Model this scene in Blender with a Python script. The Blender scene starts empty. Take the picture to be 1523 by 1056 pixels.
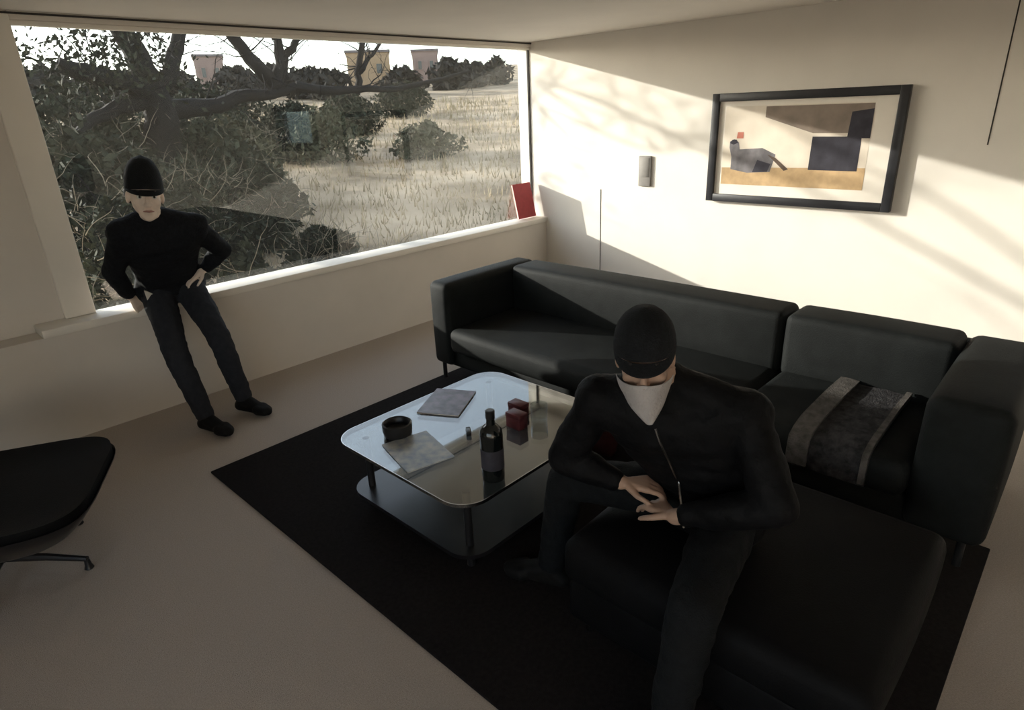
import bpy, bmesh, math, random
from mathutils import Vector, Matrix, noise
random.seed(7)
SC = bpy.context.scene
COL = SC.collection

# ------------------------------------------------------------------ camera
# X runs along the window wall towards the corner, Y towards the window wall.
FX = math.radians(44.0)
FWD0 = Vector((math.cos(FX), math.sin(FX), 0)); RIGHT0 = Vector((math.sin(FX), -math.cos(FX), 0))
PITCH = math.radians(21.5); ROLL = math.radians(-2.5)
fwd = FWD0 * math.cos(PITCH) - Vector((0, 0, 1)) * math.sin(PITCH)
up0 = FWD0 * math.sin(PITCH) + Vector((0, 0, 1)) * math.cos(PITCH)
rgt = RIGHT0 * math.cos(ROLL) + up0 * math.sin(ROLL)
up = up0 * math.cos(ROLL) - RIGHT0 * math.sin(ROLL)
cd = bpy.data.cameras.new('camera'); cam = bpy.data.objects.new('camera', cd); COL.objects.link(cam)
cd.sensor_width = 36.0; cd.lens = 930.0 / 1523.0 * 36.0; cd.clip_start = 0.05; cd.clip_end = 400
cam.matrix_world = Matrix(((rgt.x, up.x, -fwd.x, 0), (rgt.y, up.y, -fwd.y, 0), (rgt.z, up.z, -fwd.z, 1.85), (0, 0, 0, 1)))
SC.camera = cam

# ------------------------------------------------------------------ world, sun, exposure
SUN_DIR = Vector((1.0, -2.0, -0.526)).normalized()
w = bpy.data.worlds.new('world'); SC.world = w; w.use_nodes = True
nt = w.node_tree; bg = nt.nodes['Background']
sky = nt.nodes.new('ShaderNodeTexSky'); sky.sky_type = 'NISHITA'; sky.sun_disc = False
sky.sun_elevation = math.radians(13.2)
sky.sun_rotation = math.atan2(-SUN_DIR.x, -SUN_DIR.y)
sky.air_density = 1.0; sky.dust_density = 0.9; sky.ozone_density = 1.0
hs = nt.nodes.new('ShaderNodeHueSaturation'); hs.inputs['Saturation'].default_value = 0.5   # thin high cloud
nt.links.new(sky.outputs[0], hs.inputs['Color']); nt.links.new(hs.outputs[0], bg.inputs[0]); bg.inputs[1].default_value = 0.37
sd = bpy.data.lights.new('sun', 'SUN'); sun = bpy.data.objects.new('sun', sd); COL.objects.link(sun)
sd.energy = 4.3; sd.angle = math.radians(0.6); sd.color = (1.0, 0.93, 0.83)
sun.location = (-6, 16, 8); sun.rotation_euler = SUN_DIR.to_track_quat('-Z', 'Y').to_euler()
vs = SC.view_settings; vs.view_transform = 'Standard'; vs.look = 'None'; vs.exposure = 0.98; vs.gamma = 1.0
vs.use_curve_mapping = False

# ------------------------------------------------------------------ materials
def mat(name, col, rough=0.6, spec=0.4, var=0.12, scale=20.0, bump=0.0, bscale=None, metal=0.0, sheen=0.0, col2=None, coat=0.0):
    m = bpy.data.materials.new(name); m.use_nodes = True
    t = m.node_tree; b = t.nodes['Principled BSDF']
    b.inputs['Roughness'].default_value = rough; b.inputs['Specular IOR Level'].default_value = spec
    b.inputs['Metallic'].default_value = metal; b.inputs['Sheen Weight'].default_value = sheen
    b.inputs['Coat Weight'].default_value = coat
    tc = t.nodes.new('ShaderNodeTexCoord')
    n = t.nodes.new('ShaderNodeTexNoise'); n.inputs['Scale'].default_value = scale; n.inputs['Detail'].default_value = 5
    t.links.new(tc.outputs['Object'], n.inputs['Vector'])
    r = t.nodes.new('ShaderNodeValToRGB')
    c2 = col2 if col2 else tuple(min(1, c * (1 + var)) for c in col)
    c1 = col if col2 else tuple(c * (1 - var) for c in col)
    r.color_ramp.elements[0].position = 0.33; r.color_ramp.elements[1].position = 0.67
    r.color_ramp.elements[0].color = (*c1, 1); r.color_ramp.elements[1].color = (*c2, 1)
    t.links.new(n.outputs['Fac'], r.inputs['Fac']); t.links.new(r.outputs['Color'], b.inputs['Base Color'])
    if bump:
        n2 = t.nodes.new('ShaderNodeTexNoise'); n2.inputs['Scale'].default_value = bscale or scale * 4; n2.inputs['Detail'].default_value = 4
        t.links.new(tc.outputs['Object'], n2.inputs['Vector'])
        bp = t.nodes.new('ShaderNodeBump'); bp.inputs['Strength'].default_value = bump; bp.inputs['Distance'].default_value = 0.01
        t.links.new(n2.outputs['Fac'], bp.inputs['Height']); t.links.new(bp.outputs['Normal'], b.inputs['Normal'])
    return m

def glass_mat(name, tint=(0.97, 0.98, 0.98), ior=1.5, haze=0.0, hazecol=(0.8, 0.78, 0.72), rough=0.0):
    """thin sheet: fresnel mix of clear transmission and mirror reflection, plus a little dust"""
    m = bpy.data.materials.new(name); m.use_nodes = True; t = m.node_tree; t.nodes.clear()
    out = t.nodes.new('ShaderNodeOutputMaterial'); fr = t.nodes.new('ShaderNodeFresnel'); ge = t.nodes.new('ShaderNodeNewGeometry')
    mi = t.nodes.new('ShaderNodeMix'); mi.inputs[2].default_value = ior; mi.inputs[3].default_value = 1.0/ior
    t.links.new(ge.outputs['Backfacing'], mi.inputs[0]); t.links.new(mi.outputs[0], fr.inputs[0])
    tr = t.nodes.new('ShaderNodeBsdfTransparent'); tr.inputs[0].default_value = (*tint, 1)
    gl = t.nodes.new('ShaderNodeBsdfGlossy'); gl.inputs['Roughness'].default_value = rough
    mx = t.nodes.new('ShaderNodeMixShader'); t.links.new(fr.outputs[0], mx.inputs[0])
    t.links.new(tr.outputs[0], mx.inputs[1]); t.links.new(gl.outputs[0], mx.inputs[2])
    last = mx
    if haze:
        df = t.nodes.new('ShaderNodeBsdfDiffuse'); df.inputs[0].default_value = (*hazecol, 1)
        tl = t.nodes.new('ShaderNodeBsdfTranslucent'); tl.inputs[0].default_value = (*hazecol, 1)
        a = t.nodes.new('ShaderNodeMixShader'); a.inputs[0].default_value = 0.5
        t.links.new(df.outputs[0], a.inputs[1]); t.links.new(tl.outputs[0], a.inputs[2])
        m2 = t.nodes.new('ShaderNodeMixShader'); m2.inputs[0].default_value = haze
        t.links.new(mx.outputs[0], m2.inputs[1]); t.links.new(a.outputs[0], m2.inputs[2]); last = m2
    t.links.new(last.outputs[0], out.inputs[0])
    return m

M = dict(
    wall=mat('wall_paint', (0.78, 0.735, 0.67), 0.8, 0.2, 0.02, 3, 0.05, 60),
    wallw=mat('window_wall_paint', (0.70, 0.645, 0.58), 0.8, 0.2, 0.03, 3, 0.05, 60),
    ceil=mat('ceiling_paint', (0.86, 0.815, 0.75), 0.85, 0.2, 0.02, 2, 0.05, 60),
    carpet=mat('beige_carpet', (0.44, 0.385, 0.335), 0.95, 0.1, 0.10, 160, 0.5, 300, sheen=0.1),
    frame=mat('cream_window_paint', (0.80, 0.75, 0.67), 0.5, 0.3, 0.02, 5),
    gap=mat('dark_joint', (0.05, 0.045, 0.04), 0.8, 0.2),
    rug=mat('dark_rug', (0.013, 0.011, 0.011), 0.95, 0.1, 0.25, 60, 0.6, 260),
    leather=mat('black_leather', (0.009, 0.0105, 0.0105), 0.66, 0.16, 0.2, 12, 0.25, 220),
    leather2=mat('black_chair_leather', (0.004, 0.004, 0.0045), 0.65, 0.12, 0.2, 12, 0.2, 180),
    shell=mat('dark_veneer_shell', (0.010, 0.009, 0.010), 0.3, 0.5, 0.3, 8),
    blackmetal=mat('black_metal', (0.012, 0.012, 0.013), 0.35, 0.5, 0.05),
    chrome=mat('brushed_steel', (0.45, 0.45, 0.45), 0.25, 0.5, 0.05, metal=1.0),
    pframe=mat('black_picture_frame', (0.022, 0.022, 0.026), 0.4, 0.45, 0.1),
    mount=mat('cream_picture_mount', (0.80, 0.74, 0.66), 0.8, 0.2, 0.01),
    a_sky=mat('print_pale', (0.72, 0.64, 0.54), 0.7, 0.2, 0.06, 6),
    a_sand=mat('print_sand', (0.52, 0.36, 0.20), 0.7, 0.2, 0.12, 14),
    a_dark=mat('print_charcoal', (0.045, 0.043, 0.055), 0.7, 0.2, 0.25, 10),
    a_brown=mat('print_brown', (0.10, 0.07, 0.055), 0.7, 0.2, 0.3, 10),
    a_grey=mat('print_grey', (0.17, 0.16, 0.17), 0.7, 0.2, 0.3, 12),
    a_taupe=mat('print_taupe', (0.25, 0.20, 0.165), 0.7, 0.2, 0.15, 8),
    a_red=mat('print_red', (0.50, 0.18, 0.13), 0.7, 0.2, 0.1, 10),
    red=mat('red_book_cloth', (0.36, 0.055, 0.06), 0.6, 0.3, 0.08, 30),
    pages=mat('book_pages', (0.75, 0.62, 0.55), 0.8, 0.2, 0.05, 90),
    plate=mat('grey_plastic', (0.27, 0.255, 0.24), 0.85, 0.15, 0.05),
    glasspane=glass_mat('window_glass', (0.95, 0.97, 0.97), 1.62, 0.004),
    blueglass=glass_mat('tinted_window_glass', (0.52, 0.62, 0.68), 1.5, 0.01),
    tableglass=glass_mat('table_glass', (0.72, 0.75, 0.74), 2.5, 0.0, rough=0.02),
    tumbler=glass_mat('tumbler_glass', (0.86, 0.88, 0.88), 1.6, 0.03),
    bottle=mat('dark_bottle_glass', (0.006, 0.008, 0.008), 0.12, 0.6, 0.1),
    darkred=mat('dark_red_card', (0.10, 0.018, 0.022), 0.5, 0.4, 0.15),
    cushred=mat('dark_red_cushion_cloth', (0.045, 0.012, 0.012), 0.9, 0.15, 0.2, 30),
    plum=mat('mottled_plum', (0.05, 0.035, 0.05), 0.35, 0.5, 0.3, 18, col2=(0.20, 0.16, 0.20)),
    bluegrey=mat('mottled_blue_grey', (0.16, 0.20, 0.24), 0.35, 0.5, 0.3, 22, col2=(0.42, 0.40, 0.35)),
    white=mat('white_paper', (0.72, 0.69, 0.66), 0.6, 0.3, 0.04, 20),
    orange=mat('orange_card', (0.42, 0.17, 0.08), 0.5, 0.3, 0.1),
    throw=mat('dark_throw', (0.035, 0.034, 0.036), 0.9, 0.2, 0.5, 30, 0.6, 120),
    throwpat=mat('patterned_throw_border', (0.06, 0.055, 0.05), 0.9, 0.2, 0.3, 26, 0.6, 120, col2=(0.115, 0.105, 0.097)),
    skin=mat('skin', (0.80, 0.66, 0.56), 0.55, 0.35, 0.05, 25),
    skin2=mat('skin_warm', (0.40, 0.26, 0.19), 0.55, 0.35, 0.05, 25),
    eyew=mat('eye_white', (0.7, 0.68, 0.64), 0.2, 0.5, 0.01), eyed=mat('eye_dark', (0.02, 0.015, 0.012), 0.15, 0.5, 0.01),
    lip=mat('lips', (0.36, 0.19, 0.16), 0.5, 0.35, 0.05), hair=mat('dark_hair', (0.018, 0.014, 0.012), 0.6, 0.4, 0.3, 90, 0.4, 200),
    knit=mat('black_sweater', (0.010, 0.011, 0.014), 0.9, 0.15, 0.3, 60, 0.5, 160),
    jacket=mat('black_jacket', (0.004, 0.004, 0.0048), 0.65, 0.12, 0.3, 20, 0.3, 60),
    jeans=mat('charcoal_jeans', (0.024, 0.026, 0.032), 0.9, 0.15, 0.15, 30, 0.2, 120),
    trousers2=mat('black_trousers', (0.005, 0.006, 0.007), 0.85, 0.2, 0.3, 50, 0.4, 200),
    cap=mat('black_cap_cloth', (0.009, 0.010, 0.012), 0.85, 0.2, 0.2, 60, 0.4, 200),
    shoe=mat('black_shoe', (0.007, 0.007, 0.007), 0.65, 0.15, 0.2), sole=mat('shoe_sole', (0.02, 0.02, 0.02), 0.8, 0.2),
    bandana=mat('pale_grey_bandana', (0.40, 0.375, 0.37), 0.9, 0.15, 0.10, 18, 0.4, 120),
    shirt=mat('pale_shirt_cloth', (0.62, 0.58, 0.52), 0.9, 0.15, 0.05),
    ground=mat('dry_garden_soil', (0.20, 0.15, 0.095), 0.95, 0.1, 0.3, 0.5, 0.6, 6, col2=(0.50, 0.39, 0.27)),
    bark=mat('dark_bark', (0.010, 0.009, 0.009), 0.9, 0.2, 0.3, 8, 0.8, 30),
    twig=mat('pale_twig', (0.17, 0.145, 0.105), 0.9, 0.2, 0.3, 8),
    leaf=mat('dark_leaf', (0.010, 0.013, 0.009), 0.8, 0.1, 0.4, 4, col2=(0.040, 0.045, 0.028)),
    leafy=mat('olive_leaf', (0.035, 0.04, 0.022), 0.8, 0.1, 0.4, 3, col2=(0.10, 0.095, 0.06)),
    drygrass=mat('dry_grass', (0.18, 0.145, 0.08), 0.9, 0.2, 0.3, 0.6, col2=(0.44, 0.35, 0.23)),
    tan=mat('tan_render', (0.34, 0.24, 0.15), 0.9, 0.2, 0.06, 2), roof=mat('grey_roof', (0.16, 0.14, 0.14), 0.8, 0.2, 0.2, 3),
    pinkw=mat('pink_render', (0.26, 0.19, 0.165), 0.9, 0.2, 0.06, 2), dkwin=mat('dark_window_glass', (0.03, 0.035, 0.04), 0.1, 0.5, 0.05),
    farleaf=mat('far_leaf', (0.022, 0.022, 0.02), 0.9, 0.1, 0.4, 1.5, col2=(0.055, 0.05, 0.045)),
)

# ------------------------------------------------------------------ mesh helpers
class MB:
    """collects vertices and faces, then links them as ONE mesh object"""
    def __init__(s): s.v = []; s.f = []; s.mi = []; s.cur = 0
    def add(s, vs, fs):
        o = len(s.v); s.v += [tuple(v) for v in vs]
        s.f += [tuple(i + o for i in f) for f in fs]; s.mi += [s.cur] * len(fs)
    def box(s, a, b):
        (x0, y0, z0), (x1, y1, z1) = a, b
        s.add([(x0,y0,z0),(x1,y0,z0),(x1,y1,z0),(x0,y1,z0),(x0,y0,z1),(x1,y0,z1),(x1,y1,z1),(x0,y1,z1)],
              [(0,3,2,1),(4,5,6,7),(0,1,5,4),(1,2,6,5),(2,3,7,6),(3,0,4,7)])
    def bm(s, bm):
        bm.verts.index_update(); s.add([v.co[:] for v in bm.verts], [[v.index for v in f.verts] for f in bm.faces]); bm.free()
    def rbox(s, a, b, r=0.01, seg=2, mtx=None, puff=0.0):
        bm = bmesh.new(); bmesh.ops.create_cube(bm, size=1)
        a, b = Vector(a), Vector(b); c = (a + b) / 2; d = b - a
        for v in bm.verts: v.co = Vector((v.co.x*d.x, v.co.y*d.y, v.co.z*d.z))
        bmesh.ops.bevel(bm, geom=bm.edges[:] , offset=min(r, min(d)*0.49), segments=seg, profile=0.5, affect='EDGES')
        if puff:
            bmesh.ops.subdivide_edges(bm, edges=[e for e in bm.edges if e.calc_length() > 0.15], cuts=5, use_grid_fill=True)
            for v in bm.verts:
                u = [abs(2*v.co[i]/d[i]) for i in range(3)]
                for i in range(3):
                    j, k = [q for q in range(3) if q != i]
                    if u[i] > 0.9: v.co[i] += math.copysign(puff*(1-u[j]**2)*(1-u[k]**2), v.co[i])
        for v in bm.verts: v.co = v.co + c
        if mtx is not None: bmesh.ops.transform(bm, matrix=mtx, verts=bm.verts)
        s.bm(bm)
    def tube(s, pts, rad, n=8, cap=True):
        pts = [Vector(p) for p in pts]; k = len(pts)
        if not hasattr(rad, '__len__'): rad = [rad]*k
        ref = None; vs = []; fs = []
        for i, p in enumerate(pts):
            t = (pts[min(i+1, k-1)] - pts[max(i-1, 0)]).normalized()
            if ref is None: ref = t.orthogonal().normalized()
            ref = (ref - t*ref.dot(t)); ref = ref.normalized() if ref.length > 1e-6 else t.orthogonal().normalized()
            q = t.cross(ref)
            for j in range(n):
                a = 2*math.pi*j/n; vs.append(p + (ref*math.cos(a) + q*math.sin(a))*rad[i])
        for i in range(k-1):
            for j in range(n): fs.append((i*n+j, i*n+(j+1) % n, (i+1)*n+(j+1) % n, (i+1)*n+j))
        if cap: fs += [tuple(range(n))[::-1], tuple((k-1)*n+j for j in range(n))]
        s.add(vs, fs)
    def lathe(s, prof, c=(0,0,0), n=24):
        vs = []; fs = []
        for r, z in prof:
            for j in range(n):
                a = 2*math.pi*j/n; vs.append((c[0]+r*math.cos(a), c[1]+r*math.sin(a), c[2]+z))
        for i in range(len(prof)-1):
            for j in range(n): fs.append((i*n+j, i*n+(j+1) % n, (i+1)*n+(j+1) % n, (i+1)*n+j))
        fs += [tuple(range(n))[::-1], tuple((len(prof)-1)*n+j for j in range(n))]
        s.add(vs, fs)
    def ball(s, c, r, seg=16, rings=10, mtx=None):
        bm = bmesh.new(); bmesh.ops.create_uvsphere(bm, u_segments=seg, v_segments=rings, radius=1)
        r = r if hasattr(r, '__len__') else (r, r, r)
        for v in bm.verts: v.co = Vector((v.co.x*r[0], v.co.y*r[1], v.co.z*r[2]))
        if mtx is not None: bmesh.ops.transform(bm, matrix=mtx, verts=bm.verts)
        for v in bm.verts: v.co += Vector(c)
        s.bm(bm)
    def capsule(s, a, b, ra, rb, n=14):
        """tapered limb with round ends"""
        a, b = Vector(a), Vector(b); d = (b-a); L = d.length; t = d.normalized(); pts = []; rr = []
        for k in range(5): q = math.pi/2*(1-k/4); pts.append(a - t*ra*math.sin(q)); rr.append(max(ra*math.cos(q), 1e-4))
        for k in range(5): q = math.pi/2*k/4; pts.append(b + t*rb*math.sin(q)); rr.append(max(rb*math.cos(q), 1e-4))
        s.tube(pts, rr, n)
    def prism(s, poly, z0, z1):
        n = len(poly)
        s.add([(x, y, z0) for x, y in poly] + [(x, y, z1) for x, y in poly],
              [tuple(range(n))[::-1], tuple(range(n, 2*n))] + [(i, (i+1) % n, n+(i+1) % n, n+i) for i in range(n)])
    def mesh(s, name, mats, off=(0,0,0), smooth=False, angle=None):
        me = bpy.data.meshes.new(name); o = Vector(off)
        me.from_pydata([Vector(v)-o for v in s.v], [], s.f); me.update()
        for m in (mats if isinstance(mats, (list, tuple)) else [mats]): me.materials.append(m)
        me.polygons.foreach_set('material_index', s.mi)
        if smooth: me.shade_smooth() if angle is None else me.set_sharp_from_angle(angle=angle)
        if smooth and angle is not None:
            me.polygons.foreach_set('use_smooth', [True]*len(me.polygons)); me.set_sharp_from_angle(angle=angle)
        return me
    def build(s, name, mats, parent=None, smooth=False, angle=math.radians(40), at=None):
        off = Vector(at) if at is not None else Vector((0,0,0))
        p = parent
        while p is not None: off = off + Vector(p.location); p = p.parent
        if parent is not None and at is not None: off = off
        ob = bpy.data.objects.new(name, s.mesh(name, mats, off, smooth, angle if smooth else None)); COL.objects.link(ob)
        if at is not None: ob.location = at
        if parent is not None: ob.parent = parent
        return ob

def tag(o, label=None, cat=None, group=None, kind=None):
    if label: o['label'] = label
    if cat: o['category'] = cat
    if group: o['group'] = group
    if kind: o['kind'] = kind
    return o
def thing(name, label, cat, loc, group=None):
    o = bpy.data.objects.new(name, None); COL.objects.link(o); o.location = loc; o.empty_display_size = 0.1
    return tag(o, label, cat, group)
def bx(name, a, b, m, parent=None, r=0.0, seg=2, puff=0.0):
    q = MB()
    if r: q.rbox(a, b, r, seg, puff=puff)
    else: q.box(a, b)
    return q.build(name, m, parent, smooth=bool(r), angle=math.radians(50))
def struct(o): o['kind'] = 'structure'; return o

# ================================================================== ROOM
RX, WY, SY, CZ = 5.295, 4.70, 4.50, 2.465      # right wall, window plane, sill front, ceiling
SILL, HEAD, WX0 = 0.73, 2.42, 0.955
X0, Y0 = -2.6, -3.2
struct(bx('floor', (X0, Y0, -0.12), (RX+0.2, SY+0.02, 0), M['carpet']))
struct(bx('ceiling', (X0, Y0, CZ), (RX+0.2, WY+0.15, CZ+0.12), M['ceil']))
# window wall: parapet below the sill, lintel above, solid wall left of the opening
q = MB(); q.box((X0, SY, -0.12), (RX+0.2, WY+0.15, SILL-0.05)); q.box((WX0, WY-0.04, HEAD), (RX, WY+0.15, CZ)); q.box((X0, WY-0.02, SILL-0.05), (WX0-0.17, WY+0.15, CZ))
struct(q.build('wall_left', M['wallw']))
struct(bx('trim_1', (X0, WY-0.05, CZ-0.018), (RX, WY-0.041, CZ-0.008), M['gap']))
win = tag(thing('window_1', None, None, (3.1, WY, SILL)), kind='structure')
bx('window_post', (WX0-0.17, WY-0.06, SILL), (WX0, WY+0.06, CZ-0.02), M['frame'], win, 0.006)
q = MB(); q.rbox((0.62, SY-0.02, SILL-0.05), (RX, WY+0.02, SILL), 0.006); q.build('window_sill', M['frame'], win, True)
bx('head_rail', (WX0, WY-0.03, HEAD-0.025), (RX, WY+0.03, HEAD), M['frame'], win, 0.004)
bx('glass_pane', (WX0, WY-0.004, SILL), (RX, WY+0.004, HEAD-0.02), M['glasspane'], win)
bx('corner_bead', (RX-0.012, WY-0.012, SILL), (RX-0.001, WY+0.012, HEAD-0.02), M['gap'], win)
# right wall, with a small window behind the camera's view that shows only as a reflection in the big pane
q = MB(); a0, a1, b0, b1 = -0.80, 0.42, 1.36, 2.06
q.box((RX, Y0, -0.12), (RX+0.2, a0, CZ)); q.box((RX, a1, -0.12), (RX+0.2, WY+0.15, CZ)); q.box((RX, a0, -0.12), (RX+0.2, a1, b0)); q.box((RX, a0, b1), (RX+0.2, a1, CZ))
struct(q.build('wall_right', M['wall']))
w2 = tag(thing('window_2', None, None, (RX, -0.9, b0)), kind='structure')
q = MB()
for A, B in (((a0,b0),(a0+0.14,b1)), ((a1-0.14,b0),(a1,b1)), ((a0+0.14,b0),(a1-0.14,b0+0.12)), ((a0+0.14,b1-0.12),(a1-0.14,b1))): q.box((RX-0.02, A[0], A[1]), (RX+0.06, B[0], B[1]))
q.build('window_frame', M['pframe'], w2); bx('window_glass', (RX+0.02, a0+0.14, b0+0.12), (RX+0.026, a1-0.14, b1-0.12), M['blueglass'], w2)
struct(bx('wall_back', (X0, Y0-0.15, -0.12), (RX+0.2, Y0, CZ), M['wall']))
# far left wall, out of view, with an unglazed opening added for daylight fill
q = MB(); q.box((X0-0.15, Y0, -0.12), (X0, WY+0.15, 0.6)); q.box((X0-0.15, Y0, 2.3), (X0, WY+0.15, CZ)); q.box((X0-0.15, 1.6, 0.6), (X0, WY+0.15, 2.3)); q.box((X0-0.15, Y0, 0.6), (X0, -2.8, 2.3))
struct(q.build('wall_near', M['wall']))
# hairline joints in the right wall
struct(bx('trim_2', (RX-0.0025, 3.770, 0.0), (RX-0.0002, 3.778, 1.06), M['gap']))
struct(bx('trim_3', (RX-0.0025, 0.680, 1.50), (RX-0.0002, 0.688, CZ), M['gap']))
struct(bx('baseboard_right', (RX-0.012, Y0, 0), (RX, SY, 0.07), M['frame']))

def rrect(x0, y0, x1, y1, r, n=8):
    P = []
    for cx, cy, a in ((x1-r, y1-r, 0), (x0+r, y1-r, 90), (x0+r, y0+r, 180), (x1-r, y0+r, 270)):
        for k in range(n+1): u = math.radians(a+90*k/n); P.append((cx+r*math.cos(u), cy+r*math.sin(u)))
    return P
# ================================================================== RUG, SOFA
q = MB(); q.rbox((1.008, 0.05, 0.0), (2.95, 3.38, 0.014), 0.005, 2)
tag(q.build('rug', M['rug'], None, True), 'large plain dark rug on the beige carpet under the glass table', 'rug')

t = thing('sofa', 'long black leather sofa with tall back along the sunlit wall', 'sofa', (3.13, 1.72, 0))
bx('base', (2.72, 0.10, 0.13), (3.60, 3.36, 0.27), M['leather'], t, 0.03, 3)
bx('arm', (2.68, 3.19, 0.14), (3.62, 3.385, 0.75), M['leather'], t, 0.045, 4, 0.006)
bx('arm', (2.68, 0.07, 0.14), (3.62, 0.36, 0.745), M['leather'], t, 0.05, 4, 0.01)
for y0, y1 in ((0.365, 1.150), (1.162, 3.185)):
    bx('seat_cushion', (2.66, y0, 0.26), (3.42, y1, 0.435), M['leather'], t, 0.05, 4, 0.015)
    bx('back_cushion', (3.32, y0+0.002, 0.40), (3.60, y1-0.002, 0.758), M['leather'], t, 0.04, 4, 0.012)
bx('backrest', (3.50, 0.09, 0.14), (3.64, 3.37, 0.715), M['leather'], t, 0.04, 4)
for x, y in ((2.74, 3.34), (3.56, 3.34), (2.74, 0.14), (3.56, 0.14)):
    q = MB(); q.tube([(x, y, 0.014 if x < 2.95 else 0.0), (x, y, 0.16)], 0.016, 10); q.build('leg', M['blackmetal'], t, True)

t = thing('folded_throw', 'dark folded throw with patterned pale border draped over the sofa seat', 'blanket', (3.0, 0.66, 0.45))
def drape(y0, y1, name, m, lift, par):
    q = MB(); prof = [(3.30, 0.462), (3.1, 0.468), (2.9, 0.466), (2.75, 0.462), (2.67, 0.45), (2.638, 0.42), (2.63, 0.36), (2.63, 0.30)]
    n = 8; vs = []; fs = []
    for side in (0, 1):
        for i, (x, z) in enumerate(prof):
            for j in range(n+1):
                y = y0+(y1-y0)*j/n; k = 0.006*noise.noise(Vector((x*9, y*14, 1)))
                vs.append((x - (lift+0.012*side if i > 4 else 0), y, z + k + lift + (0.012*side if i <= 5 else 0)))
    N = (n+1)*len(prof)
    for i in range(len(prof)-1):
        for j in range(n):
            a = i*(n+1)+j; fs.append((a, a+1, a+n+2, a+n+1)); fs.append((N+a, N+a+n+1, N+a+n+2, N+a+1))
    for i in range(len(prof)-1):
        for j in (0, n): a = i*(n+1)+j; fs.append((a, a+n+1, N+a+n+1, N+a))
    for i in (0, len(prof)-1):
        for j in range(n): a = i*(n+1)+j; fs.append((a, a+1, N+a+1, N+a))
    q.add(vs, fs); return q.build(name, m, par, True, math.radians(60))
drape(0.50, 0.80, 'cloth', M['throw'], 0.0, t); drape(0.735, 0.825, 'border', M['throwpat'], 0.016, t); drape(0.50, 0.525, 'border', M['throwpat'], 0.016, t)

t = thing('cushion', 'small dark red cushion leaning on the sofa front behind the table', 'cushion', (2.56, 1.86, 0.014))
mt = Matrix.Translation((2.575, 1.86, 0.165)) @ Matrix.Rotation(math.radians(14), 4, 'Y')
q = MB(); q.rbox((-0.045, -0.15, -0.145), (0.045, 0.15, 0.145), 0.035, 4, mt, 0.012); q.build('pillow', M['cushred'], t, True)
q = MB(); P = rrect(-0.152, -0.147, 0.152, 0.147, 0.04, 4); q.tube([mt @ Vector((0, x, y)) for x, y in P+P[:1]], 0.005, 6, False); q.build('piping', M['cushred'], t, True)

# ================================================================== OTTOMAN SEAT
t = thing('ottoman', 'low square black leather ottoman on the dark rug with seated person', 'ottoman', (1.85, 0.66, 0.014))
bx('base', (1.42, 0.17, 0.08), (2.28, 1.14, 0.26), M['leather2'], t, 0.02, 2)
bx('cushion', (1.40, 0.15, 0.25), (2.30, 1.16, 0.43), M['leather2'], t, 0.05, 4, 0.015)
for x in (1.48, 2.22):
    for y in (0.23, 1.08):
        q = MB(); q.tube([(x, y, 0.014), (x, y, 0.10)], 0.018, 10); q.build('foot', M['chrome'], t, True)

# ================================================================== COFFEE TABLE
TX0, TY0, TX1, TY1, TZ = 1.315, 1.565, 2.40, 2.52, 0.40
t = thing('coffee_table', 'square glass coffee table with rounded corners on the dark rug', 'table', ((TX0+TX1)/2, (TY0+TY1)/2, 0.014))
q = MB(); q.prism(rrect(TX0, TY0, TX1, TY1, 0.13), TZ-0.014, TZ); q.build('glass_top', M['tableglass'], t, True, math.radians(30))
q = MB()
P1, P2 = rrect(TX0, TY0, TX1, TY1, 0.13), rrect(TX0+0.004, TY0+0.004, TX1-0.004, TY1-0.004, 0.127)
n = len(P1); q.add([(x, y, TZ-0.0145) for x, y in P1]+[(x, y, TZ-0.0145) for x, y in P2]+[(x, y, TZ+0.0005) for x, y in P1]+[(x, y, TZ+0.0005) for x, y in P2],
   [f for i in range(n) for f in ((i, (i+1) % n, 2*n+(i+1) % n, 2*n+i), (n+i, 3*n+i, 3*n+(i+1) % n, n+(i+1) % n), (2*n+i, 2*n+(i+1) % n, 3*n+(i+1) % n, 3*n+i), (i, n+i, n+(i+1) % n, (i+1) % n))])
q.build('polished_rim', M['chrome'], t, True, math.radians(30))
q = MB(); q.prism(rrect(TX0+0.03, TY0+0.03, TX1-0.03, TY1-0.03, 0.12), 0.10, 0.12); q.build('lower_shelf', M['shell'], t, True, math.radians(30))
for x in (TX0+0.12, TX1-0.12):
    for y in (TY0+0.12, TY1-0.12):
        q = MB(); q.tube([(x, y, 0.014), (x, y, TZ-0.014)], 0.018, 12); q.build('leg', M['blackmetal'], t, True)

# things on the table
t = thing('bottle', 'tall dark bottle standing on the glass table', 'bottle', (1.565, 1.650, TZ))
q = MB(); q.lathe([(0.036,0),(0.047,0.004),(0.048,0.02),(0.048,0.205),(0.045,0.232),(0.032,0.248),(0.019,0.258),(0.017,0.285)], (1.565,1.650,TZ)); q.build('body', M['bottle'], t, True)
q = MB(); q.lathe([(0.019,0.283),(0.0195,0.285),(0.0195,0.318),(0.016,0.321)], (1.565,1.650,TZ)); q.build('cap', M['blackmetal'], t, True)
q = MB(); q.lathe([(0.0484,0.06),(0.0488,0.061),(0.0488,0.15),(0.0484,0.151)], (1.565,1.650,TZ)); q.build('paper_label', M['a_dark'], t, True)
t = thing('ashtray', 'round squat black ashtray on the glass table', 'ashtray', (1.545, 2.285, TZ))
q = MB(); q.lathe([(0.060,0),(0.068,0.004),(0.072,0.03),(0.072,0.062),(0.066,0.066),(0.060,0.060),(0.055,0.03),(0.02,0.026)], (1.545,2.285,TZ), 32); q.build('bowl', M['blackmetal'], t, True)
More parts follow.
